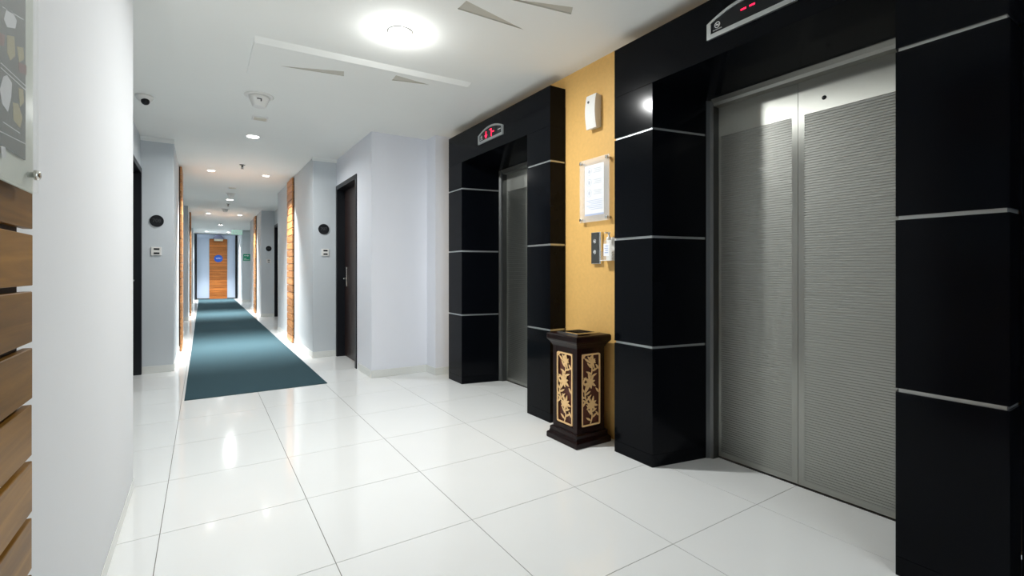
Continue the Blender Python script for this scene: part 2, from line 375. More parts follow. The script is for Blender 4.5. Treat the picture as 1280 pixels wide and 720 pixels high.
# ------------------------------------------------------------------ lifts
def surround(F, label, group):
    y0, y1 = F
    X0 = 2.108; XB = 2.482; w = 0.292; sp = 0.075
    root = thing('elevator', ((X0+XB)/2, (y0+y1)/2, 0), label, 'elevator', group)
    def colpoly(side, ins=0.0):
        # side +1: column at the far (high Y) end; splayed inner face; the outer side only to the wall plane
        if side > 0: o, i, k = y1, y1-w, 1
        else: o, i, k = y0, y0+w, -1
        return [(X0+ins, o-k*ins), (X0+ins, i+k*ins), (XB, i-k*sp+k*ins), (XB, o-k*0.10), (OX-0.002, o-k*0.10), (OX-0.002, o-k*ins)]
    zs = [0.0, 0.669, 1.290, 1.897]
    st = 0.014
    for side in (1, -1):
        P = colpoly(side)
        B().prism(P, 0.0, 0.068).build('plinth_panel', M_GRAN, root)
        tops = [zs[1]-st/2, zs[2]-st/2, zs[3]-st/2, 2.150]
        bots = [0.0695, zs[1]+st/2, zs[2]+st/2, zs[3]+st/2]
        for a, c in zip(bots, tops): B().prism(P, a, c).build('granite_panel', M_GRAN, root)
        for z in zs[1:]:
            B().prism(colpoly(side, 0.007), z-st/2, z+st/2).build('silver_strip', M_STRIP, root)
    # header with soffit sloping down to the door frame
    b = B(); yc0, yc1 = y0, y1
    b.prism([(X0, 2.152), (X0, FT), (OX-0.002, FT), (OX-0.002, 2.152)], y0, y1, 'y')
    b.build('header_panel', M_GRAN, root)
    zt = 2.096
    vs = []
    for (x, z, i) in ((X0+0.002, 2.1515, 0), (XB, zt, sp), (XB, 2.40, sp), (OX+0.002, 2.40, 0.02)):
        pass
    b = B()
    ya, yb = y0+w, y1-w
    b.add([(X0+0.001, ya, 2.1515), (X0+0.001, yb, 2.1515), (XB, yb-sp, zt), (XB, ya+sp, zt),
           (X0+0.001, ya, 2.20), (X0+0.001, yb, 2.20), (XB, yb-sp, 2.20), (XB, ya+sp, 2.20)],
          [(0,1,2,3), (7,6,5,4), (0,4,5,1), (1,5,6,2), (2,6,7,3), (3,7,4,0)])
    b.build('soffit_panel', M_GRAN, root)
    B().box(XB, 2.655, y0+0.02, y1-0.02, zt+0.001, 2.43).build('shaft_header', M_DARK, root)
    # steel door frame
    jn, jf = ya+sp, yb-sp          # opening edges at XB
    for (e, k) in ((jf, -1), (jn, 1)):
        B().prism([(XB, e-k*0.10), (XB, e+k*0.004), (2.500, e+k*0.016), (2.506, e+k*0.034), (2.552, e+k*0.036), (2.62, e+k*0.036), (2.62, e-k*0.10)], 0.0, zt).build('door_jamb', M_JAMB, root)
    B().prism([(XB, zt), (XB, zt-0.004), (2.502, zt-0.020), (2.508, zt-0.036), (2.62, zt-0.040), (2.62, zt)], jn+0.036, jf-0.036, 'y').build('door_transom', M_TRANS, root)
    sill = B().box(2.550, 2.62, jn+0.04, jf-0.04, 0.0, 0.003)
    sill.build('door_sill', M_JAMB, root)
    return root, jn+0.036, jf-0.036, zt-0.040
def leaf(lift, ya, yb, zt, hole=False):
    XD = 2.555; t = 0.03
    z0, z1 = 0.009, zt+0.015
    # ribbed field starts a little away from the meeting edge
    ra, rb = (ya+0.03, yb-0.03)
    zb, zc = 0.035, 1.888
    b = B()
    b.box(XD, XD+t, ya, ra, z0, z1); b.box(XD, XD+t, rb, yb, z0, z1)
    b.box(XD, XD+t, ra, rb, z0, zb); b.box(XD, XD+t, ra, rb, zc, z1)
    root = b.build('door_leaf', M_STEEL, lift)
    n = 143; p = (zc-zb)/n
    vs = []; fs = []
    for i in range(n):
        za = zb+i*p
        for (dz, dx) in ((0, 0.0), (0.52*p, 0.0), (0.66*p, 0.0032), (0.88*p, 0.0032)):
            vs += [(XD+dx, ra, za+dz), (XD+dx, rb, za+dz)]
    vs += [(XD, ra, zc), (XD, rb, zc)]
    m = len(vs)//2
    for i in range(m-1): fs.append([2*i, 2*i+2, 2*i+3, 2*i+1])
    b = B().add(vs, fs)
    me_o = b.build('ribbed_sheet', M_RIB, root)
    if hole:
        B().lathe((XD+0.001, 1.136, 1.948), [(0.011, 0), (0.010, 0.003), (0.004, 0.003)], 16, (-1, 0, 0)).build('key_hole', M_BLACK, root)
    return root
def display(F, label, near):
    yc = (F[0]+F[1])/2-0.010+ (0.004 if near else 0.006)
    X = 2.107
    hw = 0.2125; z0 = 2.238
    root = thing('floor_indicator', (X, yc, z0), label, 'lift display')
    def arch(hw, zb, zs_, zt_, n=14):
        P = [(yc+hw, zb), (yc-hw, zb), (yc-hw, zs_)]
        for k in range(1, n):
            u = -1+2*k/n; P.append((yc+hw*u, zs_+(zt_-zs_)*(1-u*u)))
        P.append((yc+hw, zs_)); return P
    o = arch(hw, z0, z0+0.078, z0+0.128); i = arch(hw-0.022, z0+0.022, z0+0.074, z0+0.112)
    fr = B(); ringplate(fr, o, i, X, X-0.012, 'x'); fr.build('silver_frame', M_STRIP, root)
    B().prism(i, X-0.001, X-0.006, 'x').build('black_screen', M_BLACK, root)
    x = X-0.0065; zc = z0+0.062
    if near:
        for dy in (0.024, -0.018):
            B().box(x, x-0.001, yc+dy-0.013, yc+dy+0.013, zc+0.008, zc+0.015).build('red_dash', M_REDLED, root)
    else:
        ay = yc+0.075
        ar = B(); ar.box(x, x-0.001, ay-0.006, ay+0.006, zc-0.004, zc+0.030)
        ar.prism([(ay-0.024, zc-0.002), (ay+0.024, zc-0.002), (ay, zc-0.034)], x, x-0.001, 'x'); ar.build('down_arrow', M_REDLED, root)
        sv = B(); sy = yc-0.005
        sv.box(x, x-0.001, sy-0.018, sy+0.018, zc+0.024, zc+0.034)
        sv.box(x, x-0.001, sy-0.018, sy-0.008, zc-0.034, zc+0.026); sv.build('digit_seven', M_REDLED, root)
        B().box(x, x-0.001, yc-0.062, yc-0.034, zc-0.002, zc+0.008).build('red_dash', M_REDLED, root)
    # no-smoking sign with a short line of print, and a line of print on the other side
    cy = yc+0.158; cz = zc-0.004; r = 0.015
    ns = B(); ringplate(ns, ellipse(cy, cz, r, r, 20), ellipse(cy, cz, r*0.78, r*0.78, 20), x, x-0.0008, 'x')
    c, s_ = math.cos(0.8), math.sin(0.8)
    q = [(cy+a*c-b_*s_, cz+a*s_+b_*c) for a, b_ in ((-r*0.85, -0.0016), (r*0.85, -0.0016), (r*0.85, 0.0016), (-r*0.85, 0.0016))]
    ns.prism(q, x, x-0.0008, 'x'); ns.box(x, x-0.0007, cy-0.009, cy+0.009, cz-0.0022, cz+0.0022)
    ns.build('no_smoking_symbol', M_SIGNW, root)
    text('NO SMOKING', 0.0075, M_SIGNW, root, (x-0.0004, cy, cz-0.022), (0, -1, 0), (0, 0, 1))
    b = B()
    for q in range(5): b.box(x, x-0.0008, yc-0.170+q*0.0095, yc-0.163+q*0.0095, zc-0.006, zc+0.001)
    b.build('small_print', M_SIGNW, root)
    return root
s1, a1, b1, zt1 = surround(F1, 'farther lift left of the waste bin, black granite surround and steel doors', 'lifts')
s2, a2, b2, zt2 = surround(F2, 'nearer, larger lift with wide ribbed steel doors in black granite surround', 'lifts')
m1 = (a1+b1)/2; m2 = (a2+b2)/2
leaf(s1, m1+0.001, b1+0.015, zt1); leaf(s1, a1-0.015, m1-0.001, zt1)
leaf(s2, m2+0.001, b2+0.015, zt2); leaf(s2, a2-0.015, m2-0.001, zt2, hole=True)
display(F1, 'arched silver floor display showing red arrow and seven above the farther lift', False)
display(F2, 'arched silver floor display showing two red dashes above the nearer lift', True)

# ------------------------------------------------------------------ things on the golden wall
X = OX-0.001
r = thing('emergency_lamp', (X, 2.421, 2.060), 'tall white curved wall unit high on the golden wall', 'wall unit')
P = [(X, 2.068), (X-0.046, 2.060)]+[(X-0.046-0.013*math.sin(math.pi*k/10), 2.060+0.228*k/10) for k in range(1, 10)]+[(X-0.044, 2.288), (X, 2.280)]
B().prism(P, 2.373, 2.469, 'y').build('housing', M_WHITEP, r)
B().lathe((X-0.054, 2.440, 2.240), [(0.009, 0), (0.008, 0.003)], 14, (-1, 0, 0)).build('sensor_window', M_GREYP, r)
B().lathe((X-0.0575, 2.421, 2.165), [(0.006, 0), (0.005, 0.003)], 12, (-1, 0, 0)).build('test_button', M_PAPER, r)

r = thing('notice_board', (X, 2.410, 1.432), 'clear acrylic notice holder with white paper on four chrome studs', 'notice')
B().box(X-0.034, X-0.030, 2.265, 2.555, 1.432, 1.862, bev=0.001, seg=1).build('acrylic_front', M_ACRYL, r)
B().box(X-0.029, X-0.026, 2.265, 2.555, 1.432, 1.862, bev=0.001, seg=1).build('acrylic_back', M_ACRYL, r)
pp = B().box(X-0.0297, X-0.0293, 2.317, 2.503, 1.475, 1.818).build('paper', M_PAPER, r)
for z in (1.775, 1.700, 1.628):
    g = B(); ringplate(g, ellipse(2.458, z, 0.026, 0.026, 20), ellipse(2.458, z, 0.022, 0.022, 20), X-0.0299, X-0.0297, 'x')
    g.prism(ellipse(2.458, z, 0.011, 0.014, 10), X-0.0299, X-0.0297, 'x'); g.build('pictogram', M_INK, pp)
    g = B()
    for q in range(3): g.box(X-0.0299, X-0.0297, 2.340, 2.417-0.012*(q % 2), z+0.012-q*0.012, z+0.016-q*0.012)
    g.build('print_lines', M_INK, pp)
g = B()
for q in range(6): g.box(X-0.0299, X-0.0297, 2.333, 2.485-0.02*(q % 3), 1.575-q*0.012, 1.579-q*0.012)
g.build('print_lines', M_INKB, pp)
B().box(X-0.0299, X-0.0297, 2.317, 2.503, 1.475, 1.487).build('blue_footer', M_INKB, pp)
for y in (2.283, 2.537):
    for z in (1.452, 1.842):
        B().lathe((X, y, z), [(0.008, 0), (0.008, 0.034), (0.012, 0.035), (0.012, 0.041), (0.008, 0.044)], 14, (-1, 0, 0)).build('chrome_stud', M_CHROME, r)

r = thing('call_button_panel', (X, 2.396, 1.146), 'slim dark call button panel with two round buttons', 'lift button')
B().box(X-0.022, X, 2.354, 2.446, 1.146, 1.360, bev=0.003).build('back_box', M_CHROME, r)
B().box(X-0.025, X-0.021, 2.372, 2.444, 1.150, 1.357, bev=0.001, seg=1).build('face_plate', M_DGREY, r)
for z, k in ((1.298, 1), (1.226, -1)):
    bt = B().lathe((X-0.024, 2.408, z), [(0.016, 0), (0.016, 0.004), (0.013, 0.006)], 18, (-1, 0, 0)).build('call_button', M_CHROME, r)
    B().prism([(2.401, z-0.005*k), (2.415, z-0.005*k), (2.408, z+0.007*k)], X-0.0315, X-0.030, 'x').build('arrow', M_PAPER, bt)

r = thing('sanitizer_holder', (X, 2.266, 1.165), 'white acrylic wall holder beside the call buttons', 'holder')
B().box(X-0.006, X, 2.211, 2.321, 1.165, 1.318, bev=0.002, seg=1).build('back_plate', M_WHITEP, r)
B().box(X-0.06, X-0.006, 2.211, 2.321, 1.165, 1.170).build('shelf', M_WHITEP, r)
for y in (2.211, 2.318): B().box(X-0.06, X-0.006, y, y+0.003, 1.170, 1.23).build('side_cheek', M_ACRYL, r)
r = thing('sanitizer_bottle', (X-0.033, 2.266, 1.171), 'small hand sanitizer pump bottle standing in the wall holder', 'bottle')
B().prism(rrect(X-0.055, X-0.011, 2.234, 2.298, 0.010), 1.171, 1.300).build('bottle_body', M_ACRYL, r)
B().box(X-0.0562, X-0.0555, 2.240, 2.292, 1.195, 1.275).build('paper_label', M_PAPER, r)
b = B()
for q in range(4): b.box(X-0.0568, X-0.0560, 2.250, 2.282-0.006*(q % 2), 1.215+q*0.014, 1.220+q*0.014)
b.build('label_print', M_INKB, r)
B().lathe((X-0.033, 2.266, 1.300), [(0.014, 0), (0.014, 0.018), (0.006, 0.022), (0.006, 0.040), (0.010, 0.041), (0.010, 0.050)], 14).build('pump', M_WHITEP, r)
B().box(X-0.068, X-0.033, 2.262, 2.270, 1.342, 1.349).build('spout', M_WHITEP, r)

# ------------------------------------------------------------------ waste bin with carved panels
bx0, bx1, by0, by1 = 1.920, 2.212, 2.242, 2.545
r = thing('waste_bin', ((bx0+bx1)/2, (by0+by1)/2, 0), 'dark wooden ashtray bin with carved floral panels between the lifts', 'waste bin')
def sq(i): return (bx0+i, bx1-i, by0+i, by1-i)
B().rings([sq(0.004), sq(0), sq(0), sq(0.005), sq(0.012), sq(0.016), sq(0.016), sq(0.024)],
          [0, 0.004, 0.032, 0.040, 0.043, 0.058, 0.074, 0.080]).build('base', M_BIN, r)
i0 = 0.030
B().box(*sq(i0+0.012), 0.080, 0.615).build('inner_body', M_BINRED, r)
for (cx, cy) in ((bx0+i0, by0+i0), (bx1-i0, by0+i0), (bx0+i0, by1-i0), (bx1-i0, by1-i0)):
    sx = 1 if cx < 2.06 else -1; sy = 1 if cy < 2.39 else -1
    B().box(cx, cx+sx*0.040, cy, cy+sy*0.040, 0.080, 0.615, bev=0.002, seg=1).build('corner_post', M_BIN, r)
for (z0, z1) in ((0.080, 0.112), (0.580, 0.616)):
    b = B(); a = i0+0.001
    b.box(bx0+a, bx0+a+0.014, by0+a+0.03, by1-a-0.03, z0, z1); b.box(bx1-a-0.014, bx1-a, by0+a+0.03, by1-a-0.03, z0, z1)
    b.box(bx0+a+0.03, bx1-a-0.03, by0+a, by0+a+0.014, z0, z1); b.box(bx0+a+0.03, bx1-a-0.03, by1-a-0.014, by1-a, z0, z1)
    b.build('rail', M_BIN, r)
B().rings([sq(0.028), sq(0.024), sq(0.018), sq(0.012), sq(0.006), sq(0.0), sq(0.0), sq(0.006)],
          [0.612, 0.622, 0.632, 0.640, 0.646, 0.656, 0.684, 0.692]).build('cap', M_BIN, r)
b = B()
ringplate(b, [(bx0+0.05, by0+0.05), (bx1-0.05, by0+0.05), (bx1-0.05, by1-0.05), (bx0+0.05, by1-0.05)],
          [(bx0+0.07, by0+0.07), (bx1-0.07, by0+0.07), (bx1-0.07, by1-0.07), (bx0+0.07, by1-0.07)], 0.690, 0.702, 'z')
tray = b.build('ashtray_rim', M_CHROME, r)
B().box(bx0+0.07, bx1-0.07, by0+0.07, by1-0.07, 0.690, 0.694).build('ashtray_pan', M_DARK, tray)
for k in range(3):
    yy = by0+0.10+k*0.05; B().box(bx0+0.07, bx1-0.07, yy-0.003, yy+0.003, 0.697, 0.701).build('bar', M_BIN, tray)
def leaf_poly(cx, cy, L, W, ang, n=7):
    P = []
    for k in range(n+1): t = k/n; P.append((t*L, W*math.sin(math.pi*t)**0.8*(1-0.25*t)))
    for k in range(n-1, 0, -1): t = k/n; P.append((t*L, -W*math.sin(math.pi*t)**0.8*(1-0.25*t)))
    c, s_ = math.cos(ang), math.sin(ang)
    return [(cx+x*c-y*s_, cy+x*s_+y*c) for x, y in P]
def lattice(hw, z0, z1):
    """list of polygons (u, z) of the carved floral panel"""
    P = []; Hh = z1-z0
    fl = [(-0.006, 0.60, 8, 0.056, 0.0095), (0.010, 0.29, 8, 0.054, 0.009), (0.012, 0.885, 7, 0.042, 0.0075)]
    for u, t, n, L, W in fl:
        z = z0+t*Hh
        P.append(ellipse(u, z, 0.014, 0.016, 12))
        for k in range(n): P.append(leaf_poly(u, z, L*(1+0.25*((k*7) % 3-1)), W, 2*math.pi*k/n+0.35+u*20))
    stem = [(-0.02+0.030*math.sin(t*9.0+0.6), z0+0.012+t*(Hh-0.03)) for t in [k/34 for k in range(35)]]
    for k in range(34):
        (ua, za), (ub, zb) = stem[k], stem[k+1]
        P.append([(ua-0.004, za), (ua+0.004, za), (ub+0.004, zb+0.002), (ub-0.004, zb+0.002)])
    rnd = random.Random(3)
    for k in range(22):
        t = (k+0.5)/22; side = 1 if k % 2 else -1
        u = -0.02+0.030*math.sin(t*9+0.6)
        P.append(leaf_poly(u, z0+0.02+t*(Hh-0.05), 0.046+0.012*rnd.random(), 0.0075, math.pi/2-side*(0.75+0.5*rnd.random())))
    for k in range(6):
        side = -1 if k % 2 else 1
        P.append(leaf_poly(side*(hw-0.008), z0+0.05+k*0.075, 0.046, 0.0075, math.pi/2+side*0.7))
    out = []
    for p in P: out.append([(max(-hw+0.004, min(hw-0.004, u)), max(z0+0.004, min(z1-0.004, z))) for u, z in p])
    return out
for face in ('x0', 'y0', 'x1', 'y1'):
    hw = 0.078; z0, z1 = 0.120, 0.575
    b = B(); o = rrect(-hw, hw, z0, z1, 0.012); i = rrect(-hw+0.010, hw-0.010, z0+0.010, z1-0.010, 0.007)
    ring = B()
    polys = lattice(hw, z0, z1)
    if face[0] == 'x':
        yc = (by0+by1)/2; xa = bx0+i0-0.002 if face == 'x0' else bx1-i0-0.004
        sgn = -1 if face == 'x0' else 1
        ringplate(b, [(yc+u, z) for u, z in o], [(yc+u, z) for u, z in i], xa, xa+0.006, 'x')
        for k, p in enumerate(polys): b.prism([(yc+sgn*u, z) for u, z in p], xa+0.001+0.00003*(k % 37), xa+0.0055, 'x')
    else:
        xc = (bx0+bx1)/2; ya = by0+i0-0.002 if face == 'y0' else by1-i0-0.004
        ringplate(b, [(xc+u, z) for u, z in o], [(xc+u, z) for u, z in i], ya, ya+0.006, 'y')
        for k, p in enumerate(polys): b.prism([(xc+u, z) for u, z in p], ya+0.001+0.00003*(k % 37), ya+0.0055, 'y')
    lt = b.build('carved_panel', M_LATT, r)

# ------------------------------------------------------------------ doors in the alcoves
def door(n, side, y0, y1, label, full=True):
    """side +1: right wall (faces -X), -1: left wall"""
    A = AR if side > 0 else AL
    k = side
    d = struct(empty('door_%d' % n, (A+k*0.08, (y0+y1)/2, 0)), label)
    f = 0.055
    b = B()
    b.box(A-k*0.012, A+k*0.150, y0-0.02, y0+f-0.02, 0, DZ+0.02, bev=0.003, seg=1)
    b.box(A-k*0.012, A+k*0.150, y1-f+0.02, y1+0.018, 0, DZ+0.02, bev=0.003, seg=1)
    b.box(A-k*0.012, A+k*0.150, y0+f-0.02, y1-f+0.02, DZ-f+0.02, DZ+0.02, bev=0.003, seg=1)
    b.build('door_frame', M_DFRAME, d)
    lf = B().box(A+k*0.090, A+k*0.130, y0+f-0.018, y1-f+0.018, 0.006, DZ-f+0.018, bev=0.002, seg=1).build('door_leaf', M_DOORW, d)
    if full:
        yh = y1-0.13; xs = A+k*0.090
        hp = B().box(xs-k*0.012, xs, yh-0.030, yh+0.030, 0.90, 1.15, bev=0.006).build('lock_plate', M_CHROME, lf)
        hb = B(); hb.cyl((xs-k*0.01, yh, 1.0), (xs-k*0.05, yh, 1.0), 0.009); hb.cyl((xs-k*0.05, yh+0.008, 1.0), (xs-k*0.05, yh-0.11, 1.0), 0.008)
        hb.build('lever_handle', M_CHROME, hp)
        B().lathe((xs, (y0+y1)/2-0.08, 1.47), [(0.008, 0), (0.007, 0.004)], 12, (-k, 0, 0)).build('peephole', M_CHROME, lf)
        B().box(xs-k*0.003, xs, (y0+y1)/2-0.20, (y0+y1)/2-0.12, 1.56, 1.66).build('door_notice', M_PAPER, lf)
        B().prism(ellipse((y0+y1)/2-0.16, 1.61, 0.016, 0.026, 12), xs-k*0.0035, xs-k*0.003, 'x').build('notice_mark', M_GREYP, lf)
    return d
door(1, 1, 5.47, 6.40, 'dark wooden room door in a black frame on the right of the corridor mouth')
door(2, -1, 5.47, 6.40, 'black framed room door at the left edge of the corridor mouth')
door(3, 1, 11.78, 12.72, 'dark room door in the second right alcove', False)
door(4, -1, 11.78, 12.72, 'dark room door in the second left alcove', False)

# room number plates and switch plates on the pier faces
def plate(x, y, z, rx, rz, digits, label):
    r = thing('room_number_sign', (x, y, z-rz), label, 'room sign', 'room number signs')
    B().prism(ellipse(x, z, rx, rz, 28), y-0.010, y-0.001, 'y').build('disc', M_BLACK, r)
    text(digits, 0.052, M_GREYP, r, (x, y-0.0105, z+0.002), (1, 0, 0), (0, 0, 1))
def switch(x, y, z, hw, label):
    r = thing('card_switch', (x, y, z-hw), label, 'switch plate', 'switch plates below the room numbers')
    B().box(x-hw, x+hw, y-0.012, y-0.001, z-hw, z+hw, bev=0.003).build('plate', M_WHITEP, r)
    for dz in (-0.5, 0.5):
        B().box(x-hw*0.5, x+hw*0.62, y-0.014, y-0.011, z+dz*hw-hw*0.2, z+dz*hw+hw*0.2).build('dark_window', M_BLACK, r)
plate(1.297, 6.43, 1.630, 0.066, 0.066, '707', 'round black room number sign on the pier right of the carpet')
switch(1.314, 6.43, 1.334, 0.045, 'white switch plate under the black sign right of the carpet')
plate(-0.415, 6.42, 1.637, 0.062, 0.064, '708', 'round black room number sign on the pier left of the carpet')
switch(-0.419, 6.42, 1.311, 0.045, 'white switch plate under the black sign left of the carpet')
plate(1.33, 12.8, 1.63, 0.062, 0.064, '705', 'small round black sign in the second alcove on the right')
switch(1.33, 12.8, 1.33, 0.045, 'small white switch plate in the second alcove on the right')

# ------------------------------------------------------------------ wooden slat strips
def slat_strip(x0, x1, y0, y1, label, group, zt=CEIL-0.01):
    r = thing('wood_slat_strip', ((x0+x1)/2, (y0+y1)/2, 0.0), label, 'wood panel', group)
    k = 1 if x1 > x0 else -1       # from the wall (x0) outwards
    B().box(x0, x0+(x1-x0)*0.4, y0+0.02, y1-0.02, 0.012, zt-0.006).build('backing_board', M_BACK, r)
    n = 23; p = (zt-0.012)/n; me = None
    for q in range(n):
        z = 0.012+q*p
        if me is None:
            o = B().box(x0+(x1-x0)*0.4, x1, y0, y1, z, z+p-0.010, bev=0.0015, seg=1).build('slat', M_WOODY, r); me = o.data; c = LOC[o]
        else: place(me, 'slat', (c.x, c.y, z), r)
    return r
slat_strip(XR-0.0005, XR-0.034, 7.88, 8.40, 'horizontal wood slat strip on the right corridor wall nearest the lobby', 'corridor slat strips')
slat_strip(XL+0.0005, XL+0.034, 7.88, 8.40, 'horizontal wood slat strip on the left corridor wall nearest the lobby', 'corridor slat strips')
slat_strip(XR-0.0005, XR-0.034, 13.9, 14.42, 'farther wood slat strip on the right corridor wall near the end door', 'corridor slat strips')
slat_strip(XL+0.0005, XL+0.034, 13.9, 14.42, 'farther wood slat strip on the left corridor wall near the end door', 'corridor slat strips')

# big slat panel beside the camera: joints at z = 1.171 + k*0.1055
xw = -0.2945; xf = -0.270
sp = thing('wood_cladding', (xw, 0.0, 0.0), 'wide brown wooden slat cladding at the left edge under the poster', 'wood panel')
B().box(xw, xw+0.010, -2.0, 1.222, 0.0, CEIL-0.01).build('backing_board', M_BACK, sp)
p = 0.1065; me = None
for q in range(24):
    z = 0.007+q*p
    z1 = z+p-0.011
    if z1 > CEIL-0.005: break
    e = 1.251+random.uniform(-0.004, 0.002)
    if me is None:
        o = B().box(xw+0.010, xf, -2.0, 1.25, z, z1, bev=0.0012, seg=1).build('slat', M_WOOD, sp); me = o.data; c = LOC[o]
    else: place(me, 'slat', (c.x, c.y+random.uniform(-0.003, 0.003), z), sp)

# poster over the slats
po = thing('poster', (-0.248, 0.75, 1.236), 'framed dark print behind clear acrylic with a metal stud at the upper left', 'poster')
xa = -0.248
B().box(xa, xa+0.003, 0.36, 1.172, 1.236, 1.96, bev=0.001, seg=1).build('front_sheet', M_ACRYLP, po)
B().box(xa-0.007, xa-0.004, 0.36, 1.172, 1.236, 1.96, bev=0.001, seg=1).build('frosted_back_sheet', clear('frosted_acrylic', (0.70, 0.74, 0.66, 1), 0.86, 0.3), po)
M_PR = mat('dark_print', srgb(84, 88, 84), 0.6, var=0.35, vscale=9)
M_PR1 = mat('print_white', srgb(205, 207, 210), 0.6, var=0.08, vscale=20)
M_PR2 = mat('print_tan', srgb(160, 150, 110), 0.6, var=0.15, vscale=25)
M_PR3 = mat('print_red', srgb(120, 84, 80), 0.6, var=0.2, vscale=20)
pr = B().box(xa-0.003, xa-0.001, 0.40, 1.115, 1.285, 1.92).build('print', M_PR, po)
xp = xa-0.0008
def pshape(poly, m, nm='printed_shape'):
    B().prism(poly, xp-0.0004, xp, 'x').build(nm, m, pr)
def uv(x, y):     # picture position -> point on the poster plane (Y, Z)
    t = (x-640)/597.8; c, s_ = math.cos(math.radians(32.9)), math.sin(math.radians(32.9))
    Y = xa*(c-t*s_)/(s_+t*c); d = Y*c+xa*s_
    return (Y, 1.1+(338.4-y)*d/597.8)
for pts, m in (([(9,12),(16,14),(22,26),(20,36),(10,34),(6,24)], M_PR1), ([(10,44),(19,46),(20,70),(14,76),(10,66)], M_PR2),
               ([(22,58),(30,60),(31,74),(25,78)], M_PR2), ([(5,96),(10,94),(16,104),(15,122),(11,140),(4,130),(1,112)], M_PR1),
               ([(17,128),(24,130),(29,148),(26,160),(18,150)], M_PR2), ([(24,110),(30,112),(31,128),(26,134)], M_PR2),
               ([(24,78),(34,82),(34,94),(25,90)], M_PR3), ([(0,40),(7,44),(6,58),(0,56)], M_PR3),
               ([(2,182),(8,184),(9,196),(4,198)], M_PR1)):
    pshape([uv(*q) for q in pts], m)
for (xa_, ya_, xb_, yb_) in ((2,78,34,108), (2,84,34,113), (5,152,26,166), (0,163,34,180), (4,8,30,24)):
    pshape([uv(xa_, ya_), uv(xb_, yb_), uv(xb_, yb_+1.2), uv(xa_, ya_+1.2)], M_PR1, 'printed_line')
for (y, z) in ((1.140, 1.265), (0.39, 1.265), (1.140, 1.93), (0.39, 1.93)):
    B().lathe((xf+0.0004, y, z), [(0.005, 0), (0.005, 0.0255), (0.0085, 0.026), (0.0085, 0.032), (0.005, 0.034)], 14, (1, 0, 0)).build('metal_stud', M_CHROME, po)

# ------------------------------------------------------------------ ceiling fittings
def downlight(x, y, r, power, label, kind):
    t = thing('downlight', (x, y, CEIL), label, 'downlight', 'ceiling downlights')
    B().lathe((x, y, CEIL), [(r*0.99, 0.0), (r*1.14, 0.0), (r*1.12, -0.003), (r*1.02, -0.0055), (r*0.99, -0.004)], 28).build('trim_ring', M_WHITEP, t)
    B().lathe((x, y, CEIL), [(r*0.98, -0.001), (r*0.98, -0.0065), (r*0.6, -0.009), (r*0.2, -0.010)], 24).build('lens', M_LENS, t)
    # recessed lens; lobby fittings get an added point lamp brightening the ceiling around them
    lamps = [('AREA', power*(0.86 if kind == 'lobby' else 1.0), -0.016)]
    if kind == 'lobby': lamps.append(('POINT', power*0.50, -0.006))
    for typ, en, dz in lamps:
        ld = bpy.data.lights.new('downlight_lamp', typ)
        if typ == 'POINT': ld.shadow_soft_size = 0.048
        else:
            ld.shape = 'DISK'; ld.size = r*1.5; ld.spread = math.radians({'lobby': 175, 'single': 165, 'pair': 84}[kind])
        ld.energy = en; ld.color = (0.985, 1.0, 0.985)
        lo = bpy.data.objects.new('downlight_lamp', ld); COL.objects.link(lo); lo.parent = t; lo.location = (0, 0, dz)
downlight(0.993, 2.770, 0.066, LAMP_W['lobby'], 'brightest round downlight in the lobby ceiling between panel and lifts', 'lobby')
downlight(0.993, -0.72, 0.055, LAMP_W['rear'], 'round downlight in the lobby ceiling behind the viewer', 'lobby')
downlight(0.449, 5.77, 0.058, LAMP_W['single'], 'single oval looking downlight at the mouth of the corridor', 'single')
downlight(0.10, 8.05, 0.045, LAMP_W['pair'], 'left downlight of the first pair above the corridor slat strips', 'pair')
downlight(0.80, 8.05, 0.045, LAMP_W['pair'], 'right downlight of the first pair above the corridor slat strips', 'pair')
downlight(0.46, 11.15, 0.058, LAMP_W['single'], 'single downlight between the two pairs along the corridor', 'single')
downlight(0.12, 14.1, 0.045, LAMP_W['pair'], 'left downlight of the farther pair in the corridor', 'pair')
downlight(0.80, 14.1, 0.045, LAMP_W['pair'], 'right downlight of the farther pair in the corridor', 'pair')
downlight(0.47, 17.5, 0.058, LAMP_W['single'], 'last single downlight before the exit sign', 'single')
downlight(0.12, 20.6, 0.045, LAMP_W['pair'], 'left downlight close to the end door', 'pair')
downlight(0.80, 20.6, 0.045, LAMP_W['pair'], 'right downlight close to the end door', 'pair')

def detector(x, y, s, label, led=True):
    t = thing('smoke_detector', (x, y, CEIL), label, 'smoke detector', 'cone shaped detectors')
    B().lathe((x, y, CEIL), [(0.108*s, 0), (0.108*s, -0.006), (0.096*s, -0.010)], 28).build('base_ring', M_WHITEP, t)
    B().lathe((x, y, CEIL), [(0.078*s, -0.010), (0.074*s, -0.03*s), (0.050*s, -0.088*s), (0.044*s, -0.092*s)], 28).build('cone_body', M_WHITEP, t)
    if led:
        b = B(); b.box(x-0.022, x+0.012, y-0.074*s-0.002, y-0.06*s, CEIL-0.046, CEIL-0.040); b.box(x+0.004, x+0.012, y-0.074*s-0.001, y-0.05*s, CEIL-0.060, CEIL-0.046)
        b.build('vent_mark', M_GREYP, t)
detector(0.389, 4.41, 1.0, 'white cone shaped detector on the lobby ceiling behind the panel')
detector(0.44, 10.25, 0.8, 'white cone shaped detector in the corridor before the second single downlight', False)
detector(0.44, 12.9, 0.8, 'white cone shaped detector between the second single downlight and the farther pair', False)
